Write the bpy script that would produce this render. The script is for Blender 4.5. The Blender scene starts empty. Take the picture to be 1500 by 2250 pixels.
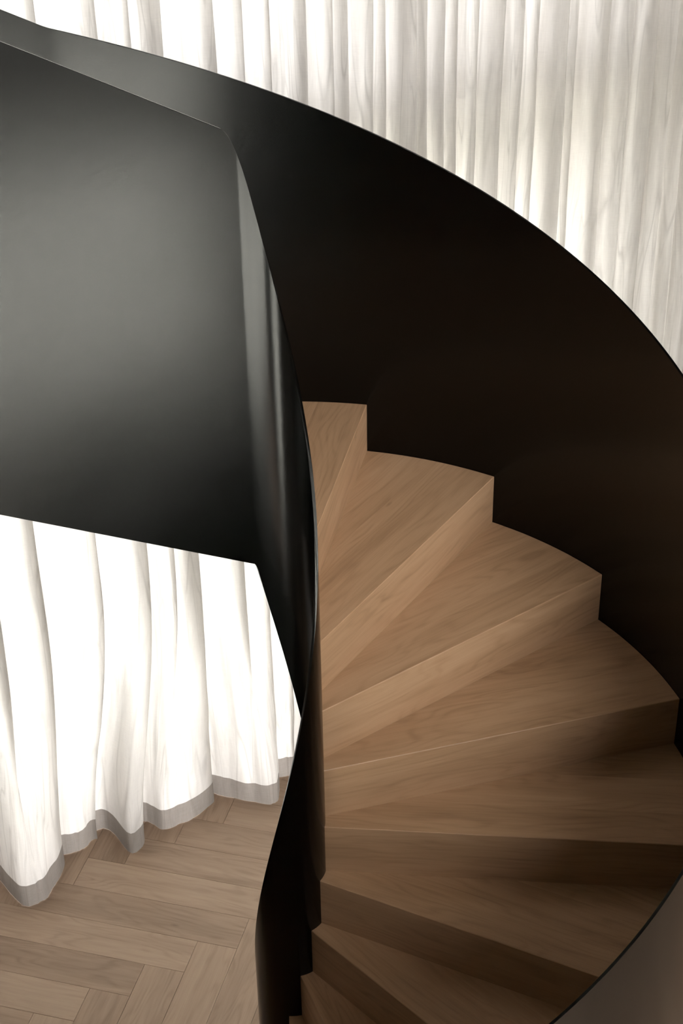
import bpy, bmesh, math, random
from math import sin, cos, pi, radians, sqrt, atan2, floor as fl
from mathutils import Vector, Matrix, noise

random.seed(7)
S = bpy.context.scene
COL = S.collection

# ------------------------------------------------------------------ camera, world, exposure
CAM_POS = (0.06621233, -3.56369291, 2.7176769)
YAW, PITCH, ROLL, FPX = 0.03301313, 0.58299455, -0.01787567, 3703.16758
def make_camera():
    F = Vector((sin(YAW)*cos(PITCH), cos(YAW)*cos(PITCH), -sin(PITCH)))
    R = Vector((cos(YAW), -sin(YAW), 0)); U = R.cross(F)
    R2 = cos(ROLL)*R + sin(ROLL)*U; U2 = -sin(ROLL)*R + cos(ROLL)*U
    cd = bpy.data.cameras.new('camera'); cam = bpy.data.objects.new('camera', cd); COL.objects.link(cam)
    M = Matrix((R2, U2, -F)).transposed().to_4x4(); M.translation = Vector(CAM_POS)
    cam.matrix_world = M
    cd.sensor_fit = 'HORIZONTAL'; cd.sensor_width = 36.0; cd.lens = 36.0*FPX/1500.0
    cd.clip_start = 0.05; cd.clip_end = 200
    S.camera = cam
make_camera()

SKY = 25.0
W = bpy.data.worlds.new('overcast_sky'); S.world = W; W.use_nodes = True
nt = W.node_tree; nt.nodes.clear()
wo = nt.nodes.new('ShaderNodeOutputWorld'); bg = nt.nodes.new('ShaderNodeBackground')
tc = nt.nodes.new('ShaderNodeTexCoord'); sp = nt.nodes.new('ShaderNodeSeparateXYZ'); rp = nt.nodes.new('ShaderNodeValToRGB')
nt.links.new(tc.outputs['Generated'], sp.inputs[0]); nt.links.new(sp.outputs['Z'], rp.inputs[0])
rp.color_ramp.elements[0].position = 0.0; rp.color_ramp.elements[0].color = (1.0, 0.98, 0.96, 1)
rp.color_ramp.elements[1].position = 0.9; rp.color_ramp.elements[1].color = (0.96, 0.97, 1.0, 1)
nt.links.new(rp.outputs[0], bg.inputs[0]); bg.inputs[1].default_value = SKY
nt.links.new(bg.outputs[0], wo.inputs[0])

S.view_settings.view_transform = 'Standard'
S.view_settings.look = 'None'
S.view_settings.gamma = 1.0
S.view_settings.use_curve_mapping = False
S.view_settings.exposure = 0.0
S.cycles.max_bounces = 14; S.cycles.diffuse_bounces = 7; S.cycles.glossy_bounces = 4
S.cycles.transmission_bounces = 8; S.cycles.transparent_max_bounces = 16
S.cycles.sample_clamp_indirect = 12.0
S.cycles.caustics_reflective = False; S.cycles.caustics_refractive = False

# ------------------------------------------------------------------ helpers
def link(o, parent=None):
    COL.objects.link(o)
    if parent is not None: o.parent = parent
    return o
def mesh_obj(name, verts, faces, mat=None, parent=None, smooth=False, uvs=None, loc=None, rot=None):
    me = bpy.data.meshes.new(name); me.from_pydata([tuple(v) for v in verts], [], faces)
    if uvs is not None:
        ul = me.uv_layers.new(name='UVMap'); i = 0
        for f in faces:
            for v in f:
                ul.data[i].uv = uvs[v]; i += 1
    if smooth:
        for p_ in me.polygons: p_.use_smooth = True
    me.update()
    if mat: me.materials.append(mat)
    o = bpy.data.objects.new(name, me)
    if loc: o.location = loc
    if rot is not None: o.rotation_euler = (0, 0, rot)
    return link(o, parent)
def tag(o, label=None, cat=None, group=None, kind=None):
    if label: o['label'] = label
    if cat: o['category'] = cat
    if group: o['group'] = group
    if kind: o['kind'] = kind
    return o
# room frame: u runs along the curtain wall, w points through the curtain to the garden
RA = radians(27.84)
E1 = Vector((cos(RA), sin(RA), 0)); EN = Vector((-sin(RA), cos(RA), 0))
def uw(u, w, z=0.0): return E1*u + EN*w + Vector((0, 0, z))
def boxes_uw(name, bxs, mat, parent=None, bevel=0.0):
    """each box (u0,u1,w0,w1,z0,z1), all joined into one mesh"""
    vs, fs = [], []
    for (u0, u1, w0, w1, z0, z1) in bxs:
        b = len(vs)
        for z in (z0, z1):
            for (u, w) in ((u0, w0), (u1, w0), (u1, w1), (u0, w1)): vs.append(uw(u, w, z))
        fs += [(b+3, b+2, b+1, b), (b+4, b+5, b+6, b+7), (b, b+1, b+5, b+4), (b+1, b+2, b+6, b+5), (b+2, b+3, b+7, b+6), (b+3, b, b+4, b+7)]
    o = mesh_obj(name, vs, fs, mat, parent)
    if bevel:
        m = o.modifiers.new('bevel', 'BEVEL'); m.width = bevel; m.segments = 2; m.limit_method = 'ANGLE'
    return o

# ------------------------------------------------------------------ materials
class NT:
    def __init__(s, name):
        s.m = bpy.data.materials.new(name); s.m.use_nodes = True; s.t = s.m.node_tree; s.t.nodes.clear()
        s.out = s.n('ShaderNodeOutputMaterial')
    def n(s, ty, **kw):
        nd = s.t.nodes.new(ty)
        for k, v in kw.items(): setattr(nd, k, v)
        return nd
    def l(s, a, b): s.t.links.new(a, b)
    def math(s, op, a, b=None, c=None, clamp=False):
        nd = s.n('ShaderNodeMath', operation=op); nd.use_clamp = clamp
        for i, x in enumerate((a, b, c)):
            if x is None: continue
            if isinstance(x, (int, float)): nd.inputs[i].default_value = x
            else: s.l(x, nd.inputs[i])
        return nd.outputs[0]
    def mapping(s, vec, scale, loc=(0, 0, 0)):
        nd = s.n('ShaderNodeMapping'); s.l(vec, nd.inputs[0]); nd.inputs['Scale'].default_value = scale; nd.inputs['Location'].default_value = loc
        return nd.outputs[0]
    def noise(s, vec, scale, detail=2, rough=0.5, dist=0.0):
        nd = s.n('ShaderNodeTexNoise'); s.l(vec, nd.inputs['Vector']); nd.inputs['Scale'].default_value = scale
        nd.inputs['Detail'].default_value = detail; nd.inputs['Roughness'].default_value = rough; nd.inputs['Distortion'].default_value = dist
        return nd.outputs['Fac']
    def ramp(s, fac, stops):
        nd = s.n('ShaderNodeValToRGB'); s.l(fac, nd.inputs[0]); e = nd.color_ramp.elements
        e[0].position, e[0].color = stops[0][0], (*stops[0][1], 1); e[1].position, e[1].color = stops[-1][0], (*stops[-1][1], 1)
        for p_, c_ in stops[1:-1]:
            x = e.new(p_); x.color = (*c_, 1)
        return nd.outputs[0]

def wood(name, dark, mid, light, rough=0.5, tone=0.12, ring=0.5):
    t = NT(name)
    uv = t.n('ShaderNodeUVMap', uv_map='UVMap').outputs[0]
    oi = t.n('ShaderNodeObjectInfo').outputs['Random']
    at = t.n('ShaderNodeAttribute', attribute_name='tone').outputs['Fac']
    rnd = t.math('FRACT', t.math('ADD', oi, at))
    cx = t.n('ShaderNodeCombineXYZ'); t.l(t.math('MULTIPLY', rnd, 41.0), cx.inputs[0]); t.l(t.math('MULTIPLY', rnd, 17.3), cx.inputs[1])
    add = t.n('ShaderNodeVectorMath', operation='ADD'); t.l(uv, add.inputs[0]); t.l(cx.outputs[0], add.inputs[1])
    v = add.outputs[0]
    broad = t.noise(t.mapping(v, (0.9, 9, 1)), 1.6, 3, 0.55, 0.5)
    # growth rings: across-grain distance bent by a slow noise gives cathedral figures
    sx = t.n('ShaderNodeSeparateXYZ'); t.l(v, sx.inputs[0])
    bend = t.noise(t.mapping(v, (1.1, 5.0, 1)), 1.5, 2, 0.45, 0.25)
    ph = t.math('ADD', t.math('MULTIPLY', sx.outputs[1], 150.0), t.math('MULTIPLY', bend, 75.0))
    rings = t.math('MULTIPLY_ADD', t.math('SINE', ph), 0.5, 0.5)
    rings = t.math('POWER', rings, 2.5)
    fade = t.noise(t.mapping(v, (2.0, 9, 1)), 2.0, 2)
    rings = t.math('MULTIPLY', rings, t.math('MULTIPLY_ADD', fade, 2.4, -0.8, clamp=True))
    fib = t.noise(t.mapping(v, (7, 260, 1)), 1.0, 3, 0.6)
    fib2 = t.noise(t.mapping(v, (3, 60, 1)), 1.0, 2, 0.6)
    f = t.math('MULTIPLY_ADD', broad, 0.58, 0.21)
    f = t.math('ADD', f, t.math('MULTIPLY', t.math('SUBTRACT', fib, 0.5), 0.27))
    f = t.math('ADD', f, t.math('MULTIPLY', t.math('SUBTRACT', fib2, 0.5), 0.22))
    f = t.math('SUBTRACT', f, t.math('MULTIPLY', rings, 0.22*ring))
    f = t.math('ADD', f, t.math('MULTIPLY', t.math('SUBTRACT', rnd, 0.5), tone*2))
    col = t.ramp(f, [(0.18, dark), (0.5, mid), (0.82, light)])
    vo = t.n('ShaderNodeTexVoronoi'); t.l(t.mapping(v, (1.3, 4.2, 1)), vo.inputs['Vector']); vo.inputs['Scale'].default_value = 1.0
    kn = t.math('MULTIPLY_ADD', vo.outputs['Distance'], -28.0, 1.0, clamp=True)
    mx = t.n('ShaderNodeMix', data_type='RGBA'); t.l(t.math('MULTIPLY', kn, 0.75), mx.inputs[0]); t.l(col, mx.inputs[6]); mx.inputs[7].default_value = (dark[0]*.35, dark[1]*.3, dark[2]*.28, 1)
    b = t.n('ShaderNodeBsdfPrincipled'); t.l(mx.outputs[2], b.inputs['Base Color'])
    b.inputs['Roughness'].default_value = rough; b.inputs['Specular IOR Level'].default_value = 0.35
    bp = t.n('ShaderNodeBump'); bp.inputs['Strength'].default_value = 0.12; bp.inputs['Distance'].default_value = 0.001
    t.l(t.math('ADD', fib, t.math('MULTIPLY', rings, -0.4)), bp.inputs['Height']); t.l(bp.outputs[0], b.inputs['Normal'])
    t.l(b.outputs[0], t.out.inputs[0])
    return t.m
def black_paint():
    t = NT('satin_black_paint')
    g = t.n('ShaderNodeNewGeometry').outputs['Position']
    fine = t.noise(g, 260, 2, 0.5); mid = t.noise(g, 3, 1, 0.4)
    b = t.n('ShaderNodeBsdfPrincipled'); b.inputs['Base Color'].default_value = (0.0005, 0.0005, 0.0004, 1)
    b.inputs['IOR'].default_value = 1.35; b.inputs['Specular IOR Level'].default_value = 0.5
    t.l(t.math('MULTIPLY_ADD', mid, 0.06, 0.18), b.inputs['Roughness'])
    bp = t.n('ShaderNodeBump'); bp.inputs['Strength'].default_value = 0.2; bp.inputs['Distance'].default_value = 0.0002
    t.l(fine, bp.inputs['Height'])
    bp2 = t.n('ShaderNodeBump'); bp2.inputs['Strength'].default_value = 0.06; bp2.inputs['Distance'].default_value = 0.004
    t.l(t.noise(t.mapping(g, (1, 1, 0.5)), 2.5, 0, 0.5), bp2.inputs['Height']); t.l(bp.outputs[0], bp2.inputs['Normal'])
    t.l(bp2.outputs[0], b.inputs['Normal'])
    t.l(b.outputs[0], t.out.inputs[0])
    return t.m
def plain(name, col, rough=0.8, spec=0.3, bump=0.0, scale=30):
    t = NT(name); b = t.n('ShaderNodeBsdfPrincipled')
    g = t.n('ShaderNodeNewGeometry').outputs['Position']; nz = t.noise(g, scale, 3)
    cr = t.ramp(nz, [(0.3, tuple(c*0.94 for c in col)), (0.7, col)]); t.l(cr, b.inputs['Base Color'])
    b.inputs['Roughness'].default_value = rough; b.inputs['Specular IOR Level'].default_value = spec
    if bump:
        bp = t.n('ShaderNodeBump'); bp.inputs['Strength'].default_value = bump; bp.inputs['Distance'].default_value = 0.002; t.l(nz, bp.inputs['Height']); t.l(bp.outputs[0], b.inputs['Normal'])
    t.l(b.outputs[0], t.out.inputs[0]); return t.m
def glass(name='window_glass', tint=(0.96, 0.96, 0.96)):
    t = NT(name); a = t.n('ShaderNodeBsdfTransparent'); a.inputs[0].default_value = (*tint, 1)
    gl = t.n('ShaderNodeBsdfGlossy'); gl.inputs['Roughness'].default_value = 0.02
    mx = t.n('ShaderNodeMixShader'); fr = t.n('ShaderNodeFresnel'); fr.inputs[0].default_value = 1.35
    t.l(fr.outputs[0], mx.inputs[0]); t.l(a.outputs[0], mx.inputs[1]); t.l(gl.outputs[0], mx.inputs[2]); t.l(mx.outputs[0], t.out.inputs[0])
    return t.m
def linen(name, trans=0.62, clear=0.015, tint=(1.0, 0.98, 0.95), body=(0.80, 0.765, 0.715)):
    t = NT(name)
    uv = t.n('ShaderNodeUVMap', uv_map='UVMap').outputs[0]
    slubh = t.noise(t.mapping(uv, (22, 420, 1)), 1.0, 2, 0.6)
    slubv = t.noise(t.mapping(uv, (420, 16, 1)), 1.0, 2, 0.6)
    blot = t.noise(t.mapping(uv, (16, 1.8, 1)), 1.0, 4, 0.6, 0.2)
    # long creases, their shade painted in as lower transmission
    cr = t.noise(t.mapping(uv, (13, 1.0, 1)), 1.0, 1, 0.5, 0.2)
    crease_shade = t.math('MULTIPLY_ADD', t.math('ABSOLUTE', t.math('SUBTRACT', cr, 0.5)), -34.0, 1.0, clamp=True)
    cr2 = t.noise(t.mapping(uv, (30, 2.1, 1), (3, 7, 0)), 1.0, 1, 0.5, 0.25)
    crease_shade2 = t.math('MULTIPLY_ADD', t.math('ABSOLUTE', t.math('SUBTRACT', cr2, 0.52)), -26.0, 1.0, clamp=True)
    patch = t.noise(t.mapping(uv, (5, 1.4, 1), (9, 2, 0)), 1.0, 2, 0.5)
    crease_shade2 = t.math('MULTIPLY', crease_shade2, t.math('MULTIPLY_ADD', patch, 5.0, -2.3, clamp=True))
    crease_shade = t.math('MAXIMUM', t.math('MULTIPLY', crease_shade, t.math('MULTIPLY_ADD', blot, 3.2, -1.2, clamp=True)), t.math('MULTIPLY', crease_shade2, 0.7))
    weave = t.math('ADD', t.math('MULTIPLY', slubh, 0.5), t.math('MULTIPLY', slubv, 0.5))
    tr = t.math('MULTIPLY_ADD', weave, 0.26, trans-0.13)
    tr = t.math('MULTIPLY', tr, t.math('MULTIPLY_ADD', blot, 0.7, 0.65))
    tr = t.math('MULTIPLY', tr, t.math('MULTIPLY_ADD', crease_shade, -0.42, 1.0))
    def colr(fac):
        c = t.n('ShaderNodeVectorMath', operation='SCALE'); c.inputs[0].default_value = tint; t.l(fac, c.inputs['Scale']); return c.outputs[0]
    tb = t.n('ShaderNodeBsdfTranslucent'); t.l(colr(tr), tb.inputs[0])
    db = t.n('ShaderNodeBsdfDiffuse'); db.inputs[0].default_value = (*body, 1)
    m1 = t.n('ShaderNodeMixShader'); m1.inputs[0].default_value = 0.24; t.l(tb.outputs[0], m1.inputs[1]); t.l(db.outputs[0], m1.inputs[2])
    tp = t.n('ShaderNodeBsdfTransparent'); tp.inputs[0].default_value = (1, 0.99, 0.97, 1)
    m2 = t.n('ShaderNodeMixShader'); t.l(t.math('MULTIPLY', t.math('MULTIPLY_ADD', weave, 0.8, 0.6), clear), m2.inputs[0])
    t.l(m1.outputs[0], m2.inputs[1]); t.l(tp.outputs[0], m2.inputs[2])
    bp = t.n('ShaderNodeBump'); bp.inputs['Strength'].default_value = 0.5; bp.inputs['Distance'].default_value = 0.008
    t.l(t.math('ADD', cr, t.math('MULTIPLY', blot, 0.6)), bp.inputs['Height'])
    t.l(bp.outputs[0], tb.inputs['Normal']); t.l(bp.outputs[0], db.inputs['Normal'])
    t.l(m2.outputs[0], t.out.inputs[0])
    return t.m

M_OAK = wood('oak_stair', (0.26, 0.147, 0.076), (0.41, 0.248, 0.137), (0.51, 0.332, 0.198), rough=0.52, tone=0.06, ring=0.8)
M_FLOOR = wood('oak_parquet', (0.31, 0.215, 0.148), (0.455, 0.33, 0.235), (0.565, 0.43, 0.312), rough=0.45, tone=0.16, ring=0.9)
M_BLACK = black_paint()
M_WALL = plain('pale_plaster', (0.30, 0.28, 0.255), 0.9, 0.2, 0.2, 40)
M_CEIL = plain('white_ceiling', (0.28, 0.27, 0.25), 0.9, 0.2)
M_SAND = plain('sand_render', (0.60, 0.53, 0.45), 0.9, 0.2)
M_DARK = plain('umber_plaster', (0.10, 0.08, 0.062), 0.9, 0.2, 0.2, 40)
M_SUB = plain('dark_subfloor', (0.07, 0.05, 0.035), 0.9, 0.1)  # dark brown subfloor that shows in the plank joints
M_FRAME = plain('bronze_frame', (0.05, 0.045, 0.04), 0.5, 0.5)
M_GROUND = plain('garden_paving', (0.80, 0.79, 0.69), 0.95, 0.1, 0.2, 6)
M_GLASS = glass()
M_DIM_GLASS = glass('dimming_glass', (0.56, 0.557, 0.555))  # tint added to dim the daylight reaching the curtain from outside
M_LINEN = linen('sheer_linen')
M_HEM = linen('doubled_linen_hem', trans=0.17, clear=0.0, tint=(1.0, 0.92, 0.85), body=(0.76, 0.68, 0.61))

# ------------------------------------------------------------------ room shell
ZF = -2.275                 # lower floor
ZU = 0.875                  # upper floor
ZC = 4.5                   # ceiling
U0, U1, W0, W1 = -3.4, 4.2, -4.6, 2.35
def setting(o): o['kind'] = 'structure'; return o
ceiling = setting(boxes_uw('ceiling', [(U0-.3, U1+.3, W0-.3, W1+.3, ZC, ZC+.25)], M_CEIL))
setting(boxes_uw('wall_right', [(U1, U1+.25, W0-.3, W1+.3, ZF-.3, ZC)], M_DARK))
# garden facade behind the curtain: floor beam, pier at the right, end piers
BZ0, BZ1 = 0.46, 0.82
PU0 = 2.62
PL0 = -1.0                  # glazing runs from PL0 to PU0
setting(boxes_uw('wall_garden_side', [(U0, U1, W1-.30, W1+.22, BZ0, BZ1), (PU0, U1, W1-.2, W1+.3, ZF-.3, ZC), (U0, PL0, W1-.2, W1+.3, ZF-.3, ZC), (U0, U1, W1, W1+.3, ZC-.25, ZC)], M_SAND))
# wall behind the camera with two tall window openings above each other
SU0, SU1 = -3.3, 2.25       # lower window
TU0, TU1 = -0.75, 2.2       # upper window
ZS3 = ZF+0.15
LW0, LW1 = -4.5, -1.7     # lower window in the left wall
ZH3 = -0.6                 # head of the lower window
setting(boxes_uw('wall_left', [(U0-.25, U0, W0-.3, W1+.3, ZF-.3, ZF), (U0-.25, U0, W0-.3, W1+.3, ZH3, ZC), (U0-.25, U0, W0-.3, LW0, ZF, ZH3), (U0-.25, U0, LW1, W1+.3, ZF, ZH3)], M_WALL))
setting(boxes_uw('wall_behind_camera', [(U0, SU0, W0-.3, W0, ZF-.3, ZH3), (SU1, U1, W0-.3, W0, ZF-.3, ZH3), (U0, U1, W0-.3, W0, ZH3, ZU+.1), (SU0, SU1, W0-.3, W0, ZF-.3, ZS3), (U0, TU0, W0-.3, W0, ZU+.1, ZC), (TU1, U1, W0-.3, W0, ZU+.1, ZC), (TU0, TU1, W0-.3, W0, ZC-.15, ZC)], M_WALL))
setting(boxes_uw('floor_upper', [(U0, U1, W0, -2.35, ZU-.3, ZU), (U0, -2.3, -2.35, 1.5, ZU-.3, ZU)], M_WALL))
def window(name, u0, u1, w, z0, z1, n, gm=None):
    wn = setting(boxes_uw(name, [(u0, u1, w-.03, w+.03, z0, z0+.05), (u0, u1, w-.03, w+.03, z1-.05, z1), (u0, u0+.05, w-.03, w+.03, z0+.05, z1-.05), (u1-.05, u1, w-.03, w+.03, z0+.05, z1-.05)], M_FRAME))
    for i in range(1, n):
        u = u0+(u1-u0)*i/n
        boxes_uw('mullion', [(u-.025, u+.025, w-.03, w+.03, z0+.05, z1-.05)], M_FRAME, wn)
    for i in range(n):
        a = u0+(u1-u0)*i/n+.025; b = u0+(u1-u0)*(i+1)/n-.025
        boxes_uw('glass_pane', [(a, b, w-.006, w+.006, z0+.05, z1-.05)], gm or M_GLASS, wn)
    return wn
window('window_1', PL0, PU0, W1+.11, ZF, BZ0, 3, M_DIM_GLASS)
window('window_2', PL0, PU0, W1+.11, BZ1, ZC-.25, 3, M_DIM_GLASS)
window('window_3', SU0, SU1, W0-.15, ZS3, ZH3, 3)
window('window_4', TU0, TU1, W0-.15, ZU+.1, ZC-.15, 4)
w5 = setting(boxes_uw('window_5', [(U0-.15, U0-.09, LW0, LW1, ZF, ZF+.05), (U0-.15, U0-.09, LW0, LW1, ZH3-.05, ZH3), (U0-.15, U0-.09, LW0, LW0+.05, ZF+.05, ZH3-.05), (U0-.15, U0-.09, LW1-.05, LW1, ZF+.05, ZH3-.05)], M_FRAME))
boxes_uw('glass_pane', [(U0-.126, U0-.114, LW0+.05, LW1-.05, ZF+.05, ZH3-.05)], M_GLASS, w5)
setting(boxes_uw('ground_outside', [(-40, 40, W1+.31, 60, ZF-.5, ZF-.12), (-40, 40, -60, W0-.31, ZF-.5, ZF-.12), (U1+.31, 40, W0-.31, W1+.31, ZF-.5, ZF-.12), (-40, U0-.31, W0-.31, W1+.31, ZF-.5, ZF-.12)], M_GROUND))
def portal(name, u, w, z, su, sz, inward, axis=None):
    ld = bpy.data.lights.new(name, 'AREA'); ld.shape = 'RECTANGLE'; ld.size = su; ld.size_y = sz; ld.cycles.is_portal = True
    o = link(bpy.data.objects.new(name, ld)); o.location = uw(u, w, z)
    d = (axis or EN)*inward                          # light looks along -Z
    o.rotation_euler = d.to_track_quat('-Z', 'Z').to_euler()
portal('daylight_garden_lower', (PL0+PU0)/2, W1+.25, (ZF+BZ0)/2, PU0-PL0, BZ0-ZF, -1)
portal('daylight_garden_upper', (PL0+PU0)/2, W1+.25, (BZ1+ZC-.25)/2, PU0-PL0, ZC-.25-BZ1, -1)
portal('daylight_behind_lower', (SU0+SU1)/2, W0-.25, (ZS3+ZH3)/2, SU1-SU0, ZH3-ZS3, 1)
portal('daylight_behind_upper', (TU0+TU1)/2, W0-.25, (ZU+.1+ZC-.15)/2, TU1-TU0, ZC-.15-ZU-.1, 1)


portal('daylight_left_lower', U0-.2, (LW0+LW1)/2, (ZF+ZH3)/2, LW1-LW0, ZH3-ZF, 1, E1)
# ------------------------------------------------------------------ herringbone floor
floor_o = setting(boxes_uw('floor', [(U0, U1, W0, W1+.3, ZF-.2, ZF-.009)], M_SUB))
PL, PW = 0.906, 0.160
HA = radians(-17.2)
ha = Vector((cos(HA), sin(HA), 0)); hb = Vector((-sin(HA), cos(HA), 0))
A0, B0 = -1.400, 0.857      # lower left corner of one plank in (ha, hb)
def plank_geo(L, Wd, g=0.0004, ch=0.0009, t=0.012):
    x0, x1, y0, y1 = g, L-g, g, Wd-g
    vs = [(x0, y0, -t), (x1, y0, -t), (x1, y1, -t), (x0, y1, -t), (x0, y0, -ch), (x1, y0, -ch), (x1, y1, -ch), (x0, y1, -ch),
          (x0+ch, y0+ch, 0), (x1-ch, y0+ch, 0), (x1-ch, y1-ch, 0), (x0+ch, y1-ch, 0)]
    fs = [(0, 1, 5, 4), (1, 2, 6, 5), (2, 3, 7, 6), (3, 0, 4, 7), (4, 5, 9, 8), (5, 6, 10, 9), (6, 7, 11, 10), (7, 4, 8, 11), (8, 9, 10, 11)]
    return vs, fs
pvs, pfs = plank_geo(PL, PW)
plank_me = None
cand = []
for i in range(-70, 71):
    for j in range(-9, 10):
        ax = A0+i*PW+j*PL; bx = B0+i*PW-j*PL
        for kind in (0, 1):
            if kind == 0: o = ha*ax+hb*bx; ang = HA; ce = o+ha*PL/2+hb*PW/2; ex = ha; ey = hb
            else: o = ha*(ax+PL+PW)+hb*(bx+PW-PL); ang = HA+pi/2; ce = o+hb*PL/2-ha*PW/2; ex = hb; ey = -ha
            ok = True; inside = True
            for q in (o, o+ex*PL, o+ex*PL+ey*PW, o+ey*PW):
                u, w = q.dot(E1), q.dot(EN)
                if not (U0+.005 < u < U1-.005 and W0+.005 < w < W1+.9): inside = False
            if inside and (o+hb*0).dot(EN) < W1+.8: cand.append(((ce-Vector((-0.55, 1.2, 0))).length, o.copy(), ang, ex.copy(), ey.copy()))
cand.sort(key=lambda c: c[0])
NEAR = 260
for d, o, ang, ex, ey in cand[:NEAR]:
    if plank_me is None:
        po = mesh_obj('floor_plank', pvs, pfs, M_FLOOR, floor_o, uvs=[(v[0], v[1]) for v in pvs]); plank_me = po.data
    else:
        po = bpy.data.objects.new('floor_plank', plank_me); link(po, floor_o)
    far_w = max((o+ex*a_+ey*b_).dot(EN) for a_ in (0, PL) for b_ in (0, PW))
    if far_w > W1+.02:                     # plank cut off at the facade
        bm = bmesh.new(); bm.from_mesh(plank_me)
        Mi = Matrix((Vector((ex.x, ex.y, 0)), Vector((ey.x, ey.y, 0)), Vector((0, 0, 1))))      # world -> plank
        bmesh.ops.bisect_plane(bm, geom=bm.verts[:]+bm.edges[:]+bm.faces[:], plane_co=Mi @ (EN*(W1+.02)-Vector((o.x, o.y, 0))), plane_no=Mi @ EN, clear_outer=True)
        cm = bpy.data.meshes.new('floor_plank'); bm.to_mesh(cm); nv = len(bm.verts); bm.free()
        if nv < 4:
            bpy.data.objects.remove(po); continue
        cm.materials.append(M_FLOOR); po.data = cm
    po.location = (o.x, o.y, ZF + random.uniform(-.0004, .0004)); po.rotation_euler = (0, 0, ang)
vs, fs, uvl, tones = [], [], [], []
for d, o, ang, ex, ey in cand[NEAR:]:
    if max((o+ex*a_+ey*b_).dot(EN) for a_ in (0, PL) for b_ in (0, PW)) > W1+.29: continue
    b = len(vs); tn = random.random()
    for v in pvs:
        P = o+ex*v[0]+ey*v[1]; vs.append((P.x, P.y, ZF+v[2])); uvl.append((v[0], v[1])); tones.append(tn)
    fs += [tuple(b+i for i in f) for f in pfs]
fo = mesh_obj('far_floor_planks', vs, fs, M_FLOOR, floor_o, uvs=uvl); fo['kind'] = 'stuff'
ta = fo.data.attributes.new('tone', 'FLOAT', 'POINT')
for i, tn in enumerate(tones): ta.data[i].value = tn

# ------------------------------------------------------------------ staircase
HR = 0.175                               # riser height
R = 1.2222; RT = 1.2212
TH0, DTH, DN = 1.31866, 0.362034, -0.0064
ICX, ICY = 0.0087, 0.0051; RI = 0.1131   # inner cylinder
THS = radians(117.84)                    # where the winders end and the straight flight starts
SL = 0.580
FLOORK = 13
stair = bpy.data.objects.new('spiral_staircase', None); link(stair); stair.location = (0, 0, ZF)
tag(stair, 'oak winder staircase between black steel balustrades, curling down beside the curtain', 'staircase')
def th(k): return TH0-k*DTH
def kk(t): return (TH0-t)/DTH
OFF = Vector((0, 0, -ZF))                # world -> staircase local
def circ_hit(k, rad, cx=0.0, cy=0.0):
    t = th(k); d = Vector((cos(t), sin(t))); nn = Vector((-sin(t), cos(t)))
    q = nn*DN-Vector((cx, cy)); b = q.dot(d); s = -b+sqrt(max(b*b-(q.dot(q)-rad*rad), 0)); return s
def clip(poly, a, b, c):
    """keep a*x+b*y<=c"""
    out = []
    for i in range(len(poly)):
        p, q = poly[i], poly[(i+1) % len(poly)]
        dp = a*p[0]+b*p[1]-c; dq = a*q[0]+b*q[1]-c
        if dp <= 1e-9: out.append(p)
        if (dp < -1e-9 and dq > 1e-9) or (dp > 1e-9 and dq < -1e-9):
            s = dp/(dp-dq); out.append((p[0]+s*(q[0]-p[0]), p[1]+s*(q[1]-p[1])))
    return out
def dedupe(poly):
    r = []
    for p in poly:
        if not r or (abs(p[0]-r[-1][0])+abs(p[1]-r[-1][1])) > 1e-5: r.append(p)
    if len(r) > 1 and abs(r[0][0]-r[-1][0])+abs(r[0][1]-r[-1][1]) < 1e-5: r.pop()
    return r
TT = 0.014; CH = 0.0018
def board(name, poly, z, frame, parent, nose, uvo, mat=M_OAK):
    """poly in local (x along nosing, y back from nosing); frame=(origin, ex, ey) world"""
    poly = dedupe(poly)
    if len(poly) < 3: return None
    o, ex, ey = frame; n = len(poly); vs = []; uvs = []
    cxm = sum(p[0] for p in poly)/n; cym = sum(p[1] for p in poly)/n
    def shift(p, e):
        dx, dy = cxm-p[0], cym-p[1]; L = math.hypot(dx, dy) or 1; return (p[0]+dx/L*e, p[1]+dy/L*e)
    for ring_ in range(3):
        for p in poly:
            x, y = p; zz = (0, -0.0007, -TT)[ring_]
            onnose = nose and abs(y-CH) < 1e-5
            if ring_ == 0:
                if not onnose: x, y = shift(p, 0.0006)
            elif ring_ == 2 and onnose: y = TT
            P = Vector((*(o+ex*x+ey*y), z+zz))+OFF; vs.append(P); uvs.append((x+uvo[0], y+uvo[1]))
    fs = [tuple(range(n)), tuple(reversed(range(2*n, 3*n)))]
    for r_ in (0, 1):
        for i in range(n):
            j = (i+1) % n; fs.append((r_*n+i, (r_+1)*n+i, (r_+1)*n+j, r_*n+j))
    ob = mesh_obj(name, vs, fs, mat, parent, uvs=uvs)
    bm = bmesh.new(); bm.from_mesh(ob.data); bmesh.ops.recalc_face_normals(bm, faces=bm.faces); bm.to_mesh(ob.data); bm.free()
    return ob
def frame_k(k):
    t = th(k); d = Vector((cos(t), sin(t))); nn = Vector((-sin(t), cos(t))); o = nn*DN
    return (o, d, nn)                    # x outward along the nosing, y back (uphill side)
def make_tread(k, poly, z, fr, seams):
    uvo = (random.uniform(0, 40), random.uniform(0, 40))
    ys = [CH]+seams+[9.0]
    main = None
    for i in range(len(ys)-1):
        pg = clip(clip(poly, 0, -1, -ys[i]), 0, 1, ys[i+1])
        if len(dedupe(pg)) < 3: continue
        uo = (uvo[0]+i*7.31, uvo[1]+i*3.77)
        if main is None: main = board('tread', pg, z, fr, stair, True, uo)
        else: board('tread_board', pg, z, fr, main, False, uo)
    return main
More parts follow.
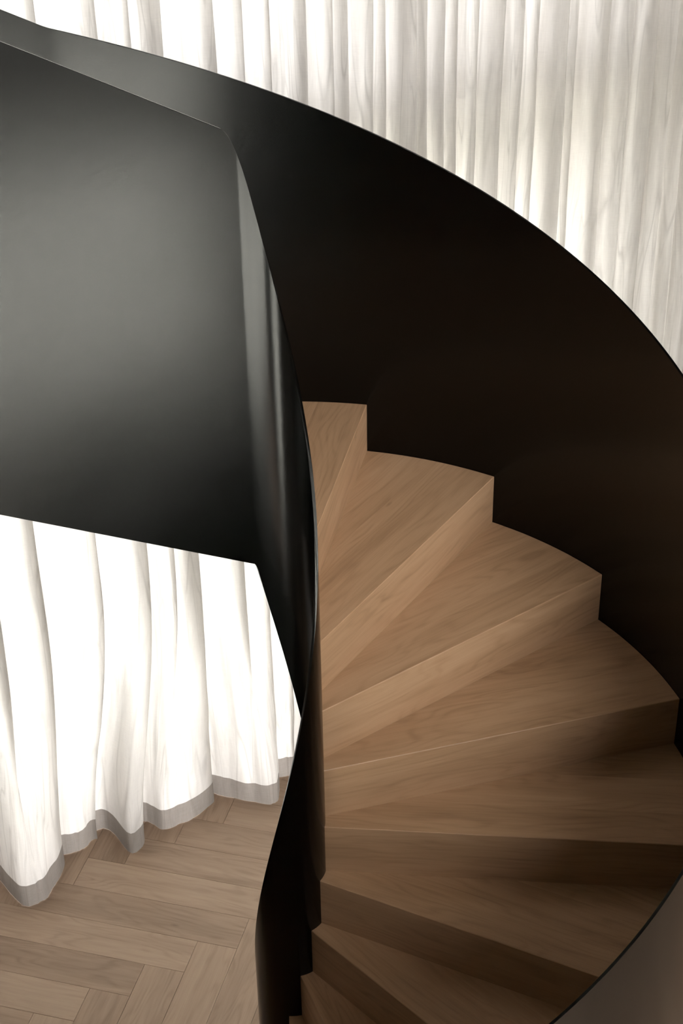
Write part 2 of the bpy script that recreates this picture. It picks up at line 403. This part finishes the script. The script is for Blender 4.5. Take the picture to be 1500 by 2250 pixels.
def make_riser(fr, x0, x1, z):
    o, ex, ey = fr; uo = (random.uniform(0, 40), random.uniform(0, 40))
    sec = [(0, -HR+0.0004), (0, -CH), (CH, 0), (TT-.0002, -TT+.0002), (TT-.0002, -HR+0.0004)]
    # chamfered nose, mitred behind, full height board
    sec = [(0, -HR+.0004), (0, -CH), (CH-.0001, -.00005), (TT-.0003, -TT-.0003), (TT-.0003, -HR+.085)]
    vs, uvs = [], []
    for x in (x0, x1):
        for y, zz in sec:
            P = Vector((*(o+ex*x+ey*y), z+zz))+OFF; vs.append(P); uvs.append((x+uo[0], zz+y+uo[1]))
    n = len(sec); fs = [tuple(range(n)), tuple(reversed(range(n, 2*n)))]
    for i in range(n):
        j = (i+1) % n; fs.append((i, n+i, n+j, j))
    ob = mesh_obj('riser', vs, fs, M_OAK, stair, uvs=uvs)
    bm = bmesh.new(); bm.from_mesh(ob.data); bmesh.ops.recalc_face_normals(bm, faces=bm.faces); bm.to_mesh(ob.data); bm.free()
SEAMS = {0: [.16, .31], 1: [.215, .375], 2: [.13, .30], 3: [.175, .33], 4: [.125, .27], 5: [.11, .24, .37], 6: [.18, .31], 7: [.13, .29]}
for k in range(-1, FLOORK):
    fr = frame_k(k); o, ex, ey = fr
    def loc(P): v = Vector(P)-o; return (v.dot(ex), v.dot(ey))
    ts0 = th(k); ts1 = th(k-1)
    out = [loc((RT*cos(t), RT*sin(t))) for t in [ts0-.06+(ts1+.10-ts0)*i/26 for i in range(27)]]
    ri = RI-0.0005
    inn = [loc((ICX+ri*cos(t), ICY+ri*sin(t))) for t in [ts1+.5-(ts1+1.0-ts0)*i/26 for i in range(27)]]
    poly = out+inn
    poly = clip(poly, 0, -1, -CH)
    # behind: stop at the back of the riser above
    if k > -9:
        o2, ex2, ey2 = frame_k(k-1)
        a = ey2.dot(ex); b = ey2.dot(ey); c = .002-(o-o2).dot(ey2)
        poly = clip(poly, a, b, c)
        # keep the outward half only
    poly = clip(poly, -1, 0, 0.02)
    make_tread(k, poly, -k*HR, fr, SEAMS.get(k, [.16, .31]))
    si = circ_hit(k, RI, ICX, ICY)-.0; so = sqrt(RT*RT-DN*DN)
    make_riser(fr, si, so, -k*HR)
# straight flight above the winders, up to the upper floor
sd = Vector((-sin(THS), cos(THS))); sn = Vector((cos(THS), sin(THS)))     # run direction, outward
GO = HR/SL
kS = kk(THS)
d0 = (kS+3)*GO                                                     # distance of nosing -3 from the start
for j in range(-1, 3):
    z = (3+j)*HR; s0 = d0+j*GO; s1 = s0+GO
    if j == 2: s1 = s0+0.12
    o = Vector((ICX, ICY))*0+sd*s0; fr = (o, sn, sd)
    x0, x1 = RI+.003, RT-.004
    poly = [(x0, CH), (x1, CH), (x1, s1-s0+.002), (x0, s1-s0+.002)]
    make_tread(-3-j, poly, z, fr, [.14, .28]); make_riser(fr, x0, x1, z)

# --- balustrade plates
def smoothstep(a, b, x):
    t = min(max((x-a)/(b-a), 0), 1); return t*t*(3-2*t)
def Hin(k): s = (k-4)/6; return 0.9189-0.046*s+0.0136*s*s
def Hinb(k): s = (k-4)/6; return -0.3202-0.1197*s-.012*smoothstep(0, -2, k)
def Hout(k): return 0.93-0.093*smoothstep(3.2, 5.4, k)
LEND = 1.35
def plate(name, rad, cx, cy, topf, botf, topr, botr, thick, kend, parent, flip):
    """path measured by length l: negative = down the winders, positive = along the straight flight"""
    ls = []
    lmin = -(THS-th(kend))*rad
    n = 420; ls = [lmin*(1-i/n) for i in range(n)]
    ls += [LEND*(i/60)**1.3 for i in range(61)]
    for e in [-.05+.002*i for i in range(51)]: ls.append(e)
    ls = sorted(set(round(x, 5) for x in ls if x >= lmin-1e-9))
    def ztop(l):
        if l < 0: k = kk(THS+l/rad); return -k*HR+topf(k)
        return -kS*HR+topf(kS)+l*topf.sl
    def zbot(l):
        if l < 0: k = kk(THS+l/rad); return max(-k*HR+botf(k), ZF+.001)
        return -kS*HR+botf(kS)+l*topf.slb
    def rnd(f, l, r):
        if abs(l) >= r: return f(l)
        a, b = f(-r), f(r); s = (l+r)/(2*r); c = f(0)
        return (1-s)**2*a+2*s*(1-s)*c+s*s*b
    vs, fs = [], []
    for l in ls:
        if l <= 0: t = THS+l/rad; nx, ny = cos(t), sin(t); px, py = cx+rad*nx, cy+rad*ny
        else: nx, ny = sn; px, py = cx+rad*nx+sd.x*l, cy+rad*ny+sd.y*l
        zt = rnd(ztop, l, topr); zb = rnd(zbot, l, botr)
        e = 0.0012
        q = [(0, zb), (0, zt-e), (e, zt), (thick-e, zt), (thick, zt-e), (thick, zb)]
        for off, z in q: vs.append(Vector((px+nx*off, py+ny*off, z))+OFF)
    m = 6
    for i in range(len(ls)-1):
        for j in range(m):
            a = i*m+j; b = i*m+(j+1) % m; fs.append((a, b, b+m, a+m))
    fs.append(tuple(range(m))); fs.append(tuple(reversed(range((len(ls)-1)*m, len(ls)*m))))
    o = mesh_obj(name, vs, fs, M_BLACK, parent)
    bm = bmesh.new(); bm.from_mesh(o.data); bmesh.ops.recalc_face_normals(bm, faces=bm.faces)
    for f in bm.faces: f.smooth = True
    for e in bm.edges:
        if len(e.link_faces) == 2 and e.calc_face_angle(0) > radians(25): e.smooth = False
    bm.to_mesh(o.data); bm.free()
    return o
Hin.sl = SL+.004; Hin.slb = SL+.004; Hout.sl = 0.571; Hout.slb = 0.571
TI = 0.008
ib = plate('inner_balustrade', RI-TI, ICX, ICY, Hin, Hinb, .034, .006, TI, 12.35, stair, False)
ob_ = plate('outer_balustrade', R, 0, 0, Hout, lambda k: -0.30, .02, .02, .008, 12.35, stair, True)
ib['label'] = 'slender black steel plate curling around the open well'
ob_['label'] = 'tall black steel plate along the outer edge of the steps'
# soffit under the winders
vs, fs = [], []
N = 90
for i in range(N+1):
    k = 0.6+(11.2-0.6)*i/N; t = th(k); z = -k*HR-0.225
    for dz in (0, -.012):
        for rr_, cx, cy in ((RI+.09, ICX, ICY), (R-.001, 0, 0)): vs.append(Vector((cx+rr_*cos(t), cy+rr_*sin(t), z+dz))+OFF)
for i in range(N):
    a = i*4; b = a+4
    fs += [(a, a+1, b+1, b), (a+2, b+2, b+3, a+3), (a, b, b+2, a+2), (a+1, a+3, b+3, b+1)]
fs += [(0, 2, 3, 1), (N*4, N*4+1, N*4+3, N*4+2)]
mesh_obj('soffit', vs, fs, M_BLACK, stair, smooth=False)

# ------------------------------------------------------------------ curtain
FOLDS = [(-.09, .03), (.126, .014), (.322, .03), (.434, .010), (.532, .045), (.717, .03), (.828, .012), (.93, .012), (1.056, .028), (1.163, .016), (1.219, .02),
         (1.318, .018), (1.375, .012), (1.485, .05), (1.538, .02), (1.613, .02), (1.67, .02), (1.753, .016), (1.855, .042), (1.94, .02), (2.025, .02), (2.138, .038), (2.2, .014),
         (2.333, .032), (2.435, .042), (2.555, .07), (2.66, .03), (2.74, .02)]
rg = random.Random(3)
u = -.09
left = []
while u > U0+.25:
    u -= rg.uniform(.15, .23); left.append((u, rg.uniform(.012, .045)))
FOLDS = sorted(left)+FOLDS
u = 2.74
while u < U1-.2:
    u += rg.uniform(.09, .2); FOLDS.append((u, rg.uniform(.015, .05)))
# the hem swings out in deep lobes; key = fold number + fraction, then (u, w)
HEMC = [(-2.5, -.56, 1.66), (-2.2, -.50, 1.72), (-1.9, -.45, 1.79), (-1.6, -.405, 1.79), (-1.35, -.39, 1.68), (-1.1, -.365, 1.59), (-.8, -.32, 1.575), (-.4, -.25, 1.60), (-.15, -.19, 1.66), (0, -.135, 1.735), (.12, -.17, 1.80), (.3, -.12, 1.775), (.6, -.05, 1.765), (.9, .015, 1.79), (1.0, .035, 1.80),
        (1.1, .02, 1.84), (1.3, .08, 1.835), (1.5, .105, 1.77), (1.7, .115, 1.65), (1.85, .16, 1.645), (2.0, .205, 1.70), (2.1, .17, 1.79), (2.3, .24, 1.79), (2.6, .27, 1.74), (3, .30, 1.685), (3.3, .37, 1.685), (3.6, .45, 1.70),
        (3.85, .53, 1.73), (4, .555, 1.765), (4.12, .50, 1.82), (4.3, .57, 1.79), (4.6, .63, 1.71), (4.9, .70, 1.64), (5.2, .75, 1.595), (5.6, .79, 1.61), (6, .83, 1.67), (6.1, .80, 1.75), (6.4, .88, 1.72), (7, .95, 1.70)]
K0 = next(i for i, f_ in enumerate(FOLDS) if abs(f_[0]+.09) < 1e-6)
def hem_uw(key, u, w):
    pw = 1.69+0.085*sin(u*23+1.5*sin(u*7))+.55*(w-1.69)
    if key <= HEMC[0][0] or key >= HEMC[-1][0]:
        e = HEMC[0] if key <= HEMC[0][0] else HEMC[-1]; s = smoothstep(0, .8, abs(key-e[0])); return u, e[2]*(1-s)+pw*s
    for i in range(len(HEMC)-1):
        if HEMC[i][0] <= key <= HEMC[i+1][0]:
            t = (key-HEMC[i][0])/(HEMC[i+1][0]-HEMC[i][0])
            p = [HEMC[max(i-1, 0)], HEMC[i], HEMC[i+1], HEMC[min(i+2, len(HEMC)-1)]]
            r = cr(p[0][1:], p[1][1:], p[2][1:], p[3][1:], t); edge = smoothstep(-2.5, -1.7, key)*(1-smoothstep(6.4, 7, key))
            return u*(1-edge)+r[0]*edge, r[1]
# control polygon of the folded cloth in plan: front edge at u_i, tucked back to u_i-b_i
ctrl = []
for i, (ui, bi) in enumerate(FOLDS):
    dep = min(.085, .018+1.15*bi+rg.uniform(0, .012))
    wm = 1.69+rg.uniform(-.012, .012)
    ctrl.append((ui-bi*.55, wm-dep*.42, i)); ctrl.append((ui, wm-dep*.5, i)); ctrl.append((ui-bi*.5, wm, i)); ctrl.append((ui-bi, wm+dep*.5, i)); ctrl.append((ui-bi*.3, wm+dep*.55, i))
    if i+1 < len(FOLDS):
        nu = FOLDS[i+1][0]-FOLDS[i+1][1]; g = nu-ui
        if g > .05:
            ctrl.append((ui+g*.35, wm+dep*.25+rg.uniform(-.006, .006), i)); ctrl.append((ui+g*.7, wm-dep*.1+rg.uniform(-.006, .006), i))
def cr(p0, p1, p2, p3, t):
    return tuple(.5*((2*p1[j])+(-p0[j]+p2[j])*t+(2*p0[j]-5*p1[j]+4*p2[j]-p3[j])*t*t+(-p0[j]+3*p1[j]-3*p2[j]+p3[j])*t**3) for j in (0, 1))
plan = []
for i in range(1, len(ctrl)-2):
    for s in range(5):
        q = cr(ctrl[i-1], ctrl[i], ctrl[i+1], ctrl[i+2], s/5); plan.append((q[0], q[1], ctrl[i][2]))
arc = [0]
for i in range(1, len(plan)): arc.append(arc[-1]+math.hypot(plan[i][0]-plan[i-1][0], plan[i][1]-plan[i-1][1]))
# fold number + fraction for every plan point
edge_arc = {}
for i, p_ in enumerate(plan):
    if i == 0 or plan[i-1][2] != p_[2]: edge_arc[p_[2]] = arc[min(i+5, len(arc)-1)]
nf = max(edge_arc); keys = []
for i, p_ in enumerate(plan):
    f_ = p_[2]
    if arc[i] < edge_arc[f_]: f_ -= 1
    a0 = edge_arc.get(f_, arc[0]-.1); a1 = edge_arc.get(f_+1, arc[-1]+.1); keys.append(f_+(arc[i]-a0)/max(a1-a0, 1e-6)-K0)
ZT = ZC-.03; ZB = ZF+.0008; HEMH = 0.108
rows = [ZB, ZB+.02, ZB+.045, ZB+.08, ZB+HEMH]
z = ZB+HEMH
while z < 1.4: z += .05; rows.append(z)
while z < ZT-.15: z += .15; rows.append(z)
rows.append(ZT)
vs, uvs = [], []
for zi, z in enumerate(rows):
    f = (1-smoothstep(ZF, ZF+1.35, z))**1.2
    lift = 0
    for i, (u, w, fi) in enumerate(plan):
        sway = .010*noise.noise(Vector((u*2.3, z*.9, 3.1)))+.005*noise.noise(Vector((u*9, z*1.7, 8.1)))
        sq = 1+.35*noise.noise(Vector((fi*5.17, z*.8, 0)))              # fold width changes with height
        ui = FOLDS[fi][0]; du = u-ui
        uu = ui+(du*sq if du < 0 else du)+sway
        wr = .012*noise.noise(Vector((u*16, z*1.1, 5)))+.005*noise.noise(Vector((u*45, z*3.5, 2)))
        # diagonal creases towards the hem
        wr += .012*f*noise.noise(Vector((u*14+z*4, z*3, 9)))
        hu, hw = hem_uw(keys[i], u, w)
        uu = uu*(1-f)+(hu+sway*.3)*f; ww = w*(1-f)+hw*f+wr
        lz = z
        vs.append(uw(uu, ww, lz)); uvs.append((arc[i], z))
n = len(plan)
def strip(r0, r1):
    return [(r*n+i, r*n+i+1, (r+1)*n+i+1, (r+1)*n+i) for r in range(r0, r1) for i in range(n-1)]
# cloth and hem are separate meshes
cv = vs[4*n:]; cf = [(r*n+i, r*n+i+1, (r+1)*n+i+1, (r+1)*n+i) for r in range(len(rows)-5) for i in range(n-1)]
curt = mesh_obj('sheer_curtain', cv, cf, M_LINEN, None, smooth=True, uvs=uvs[4*n:])
tag(curt, 'floor-length off-white sheer linen curtain hanging in folds behind the staircase', 'curtain')
hf = [(r*n+i, r*n+i+1, (r+1)*n+i+1, (r+1)*n+i) for r in range(4) for i in range(n-1)]
hem = mesh_obj('hem', vs[:5*n], hf, M_HEM, curt, smooth=True, uvs=uvs[:5*n])
hem['label'] = 'greyer doubled hem along the bottom of the curtain'
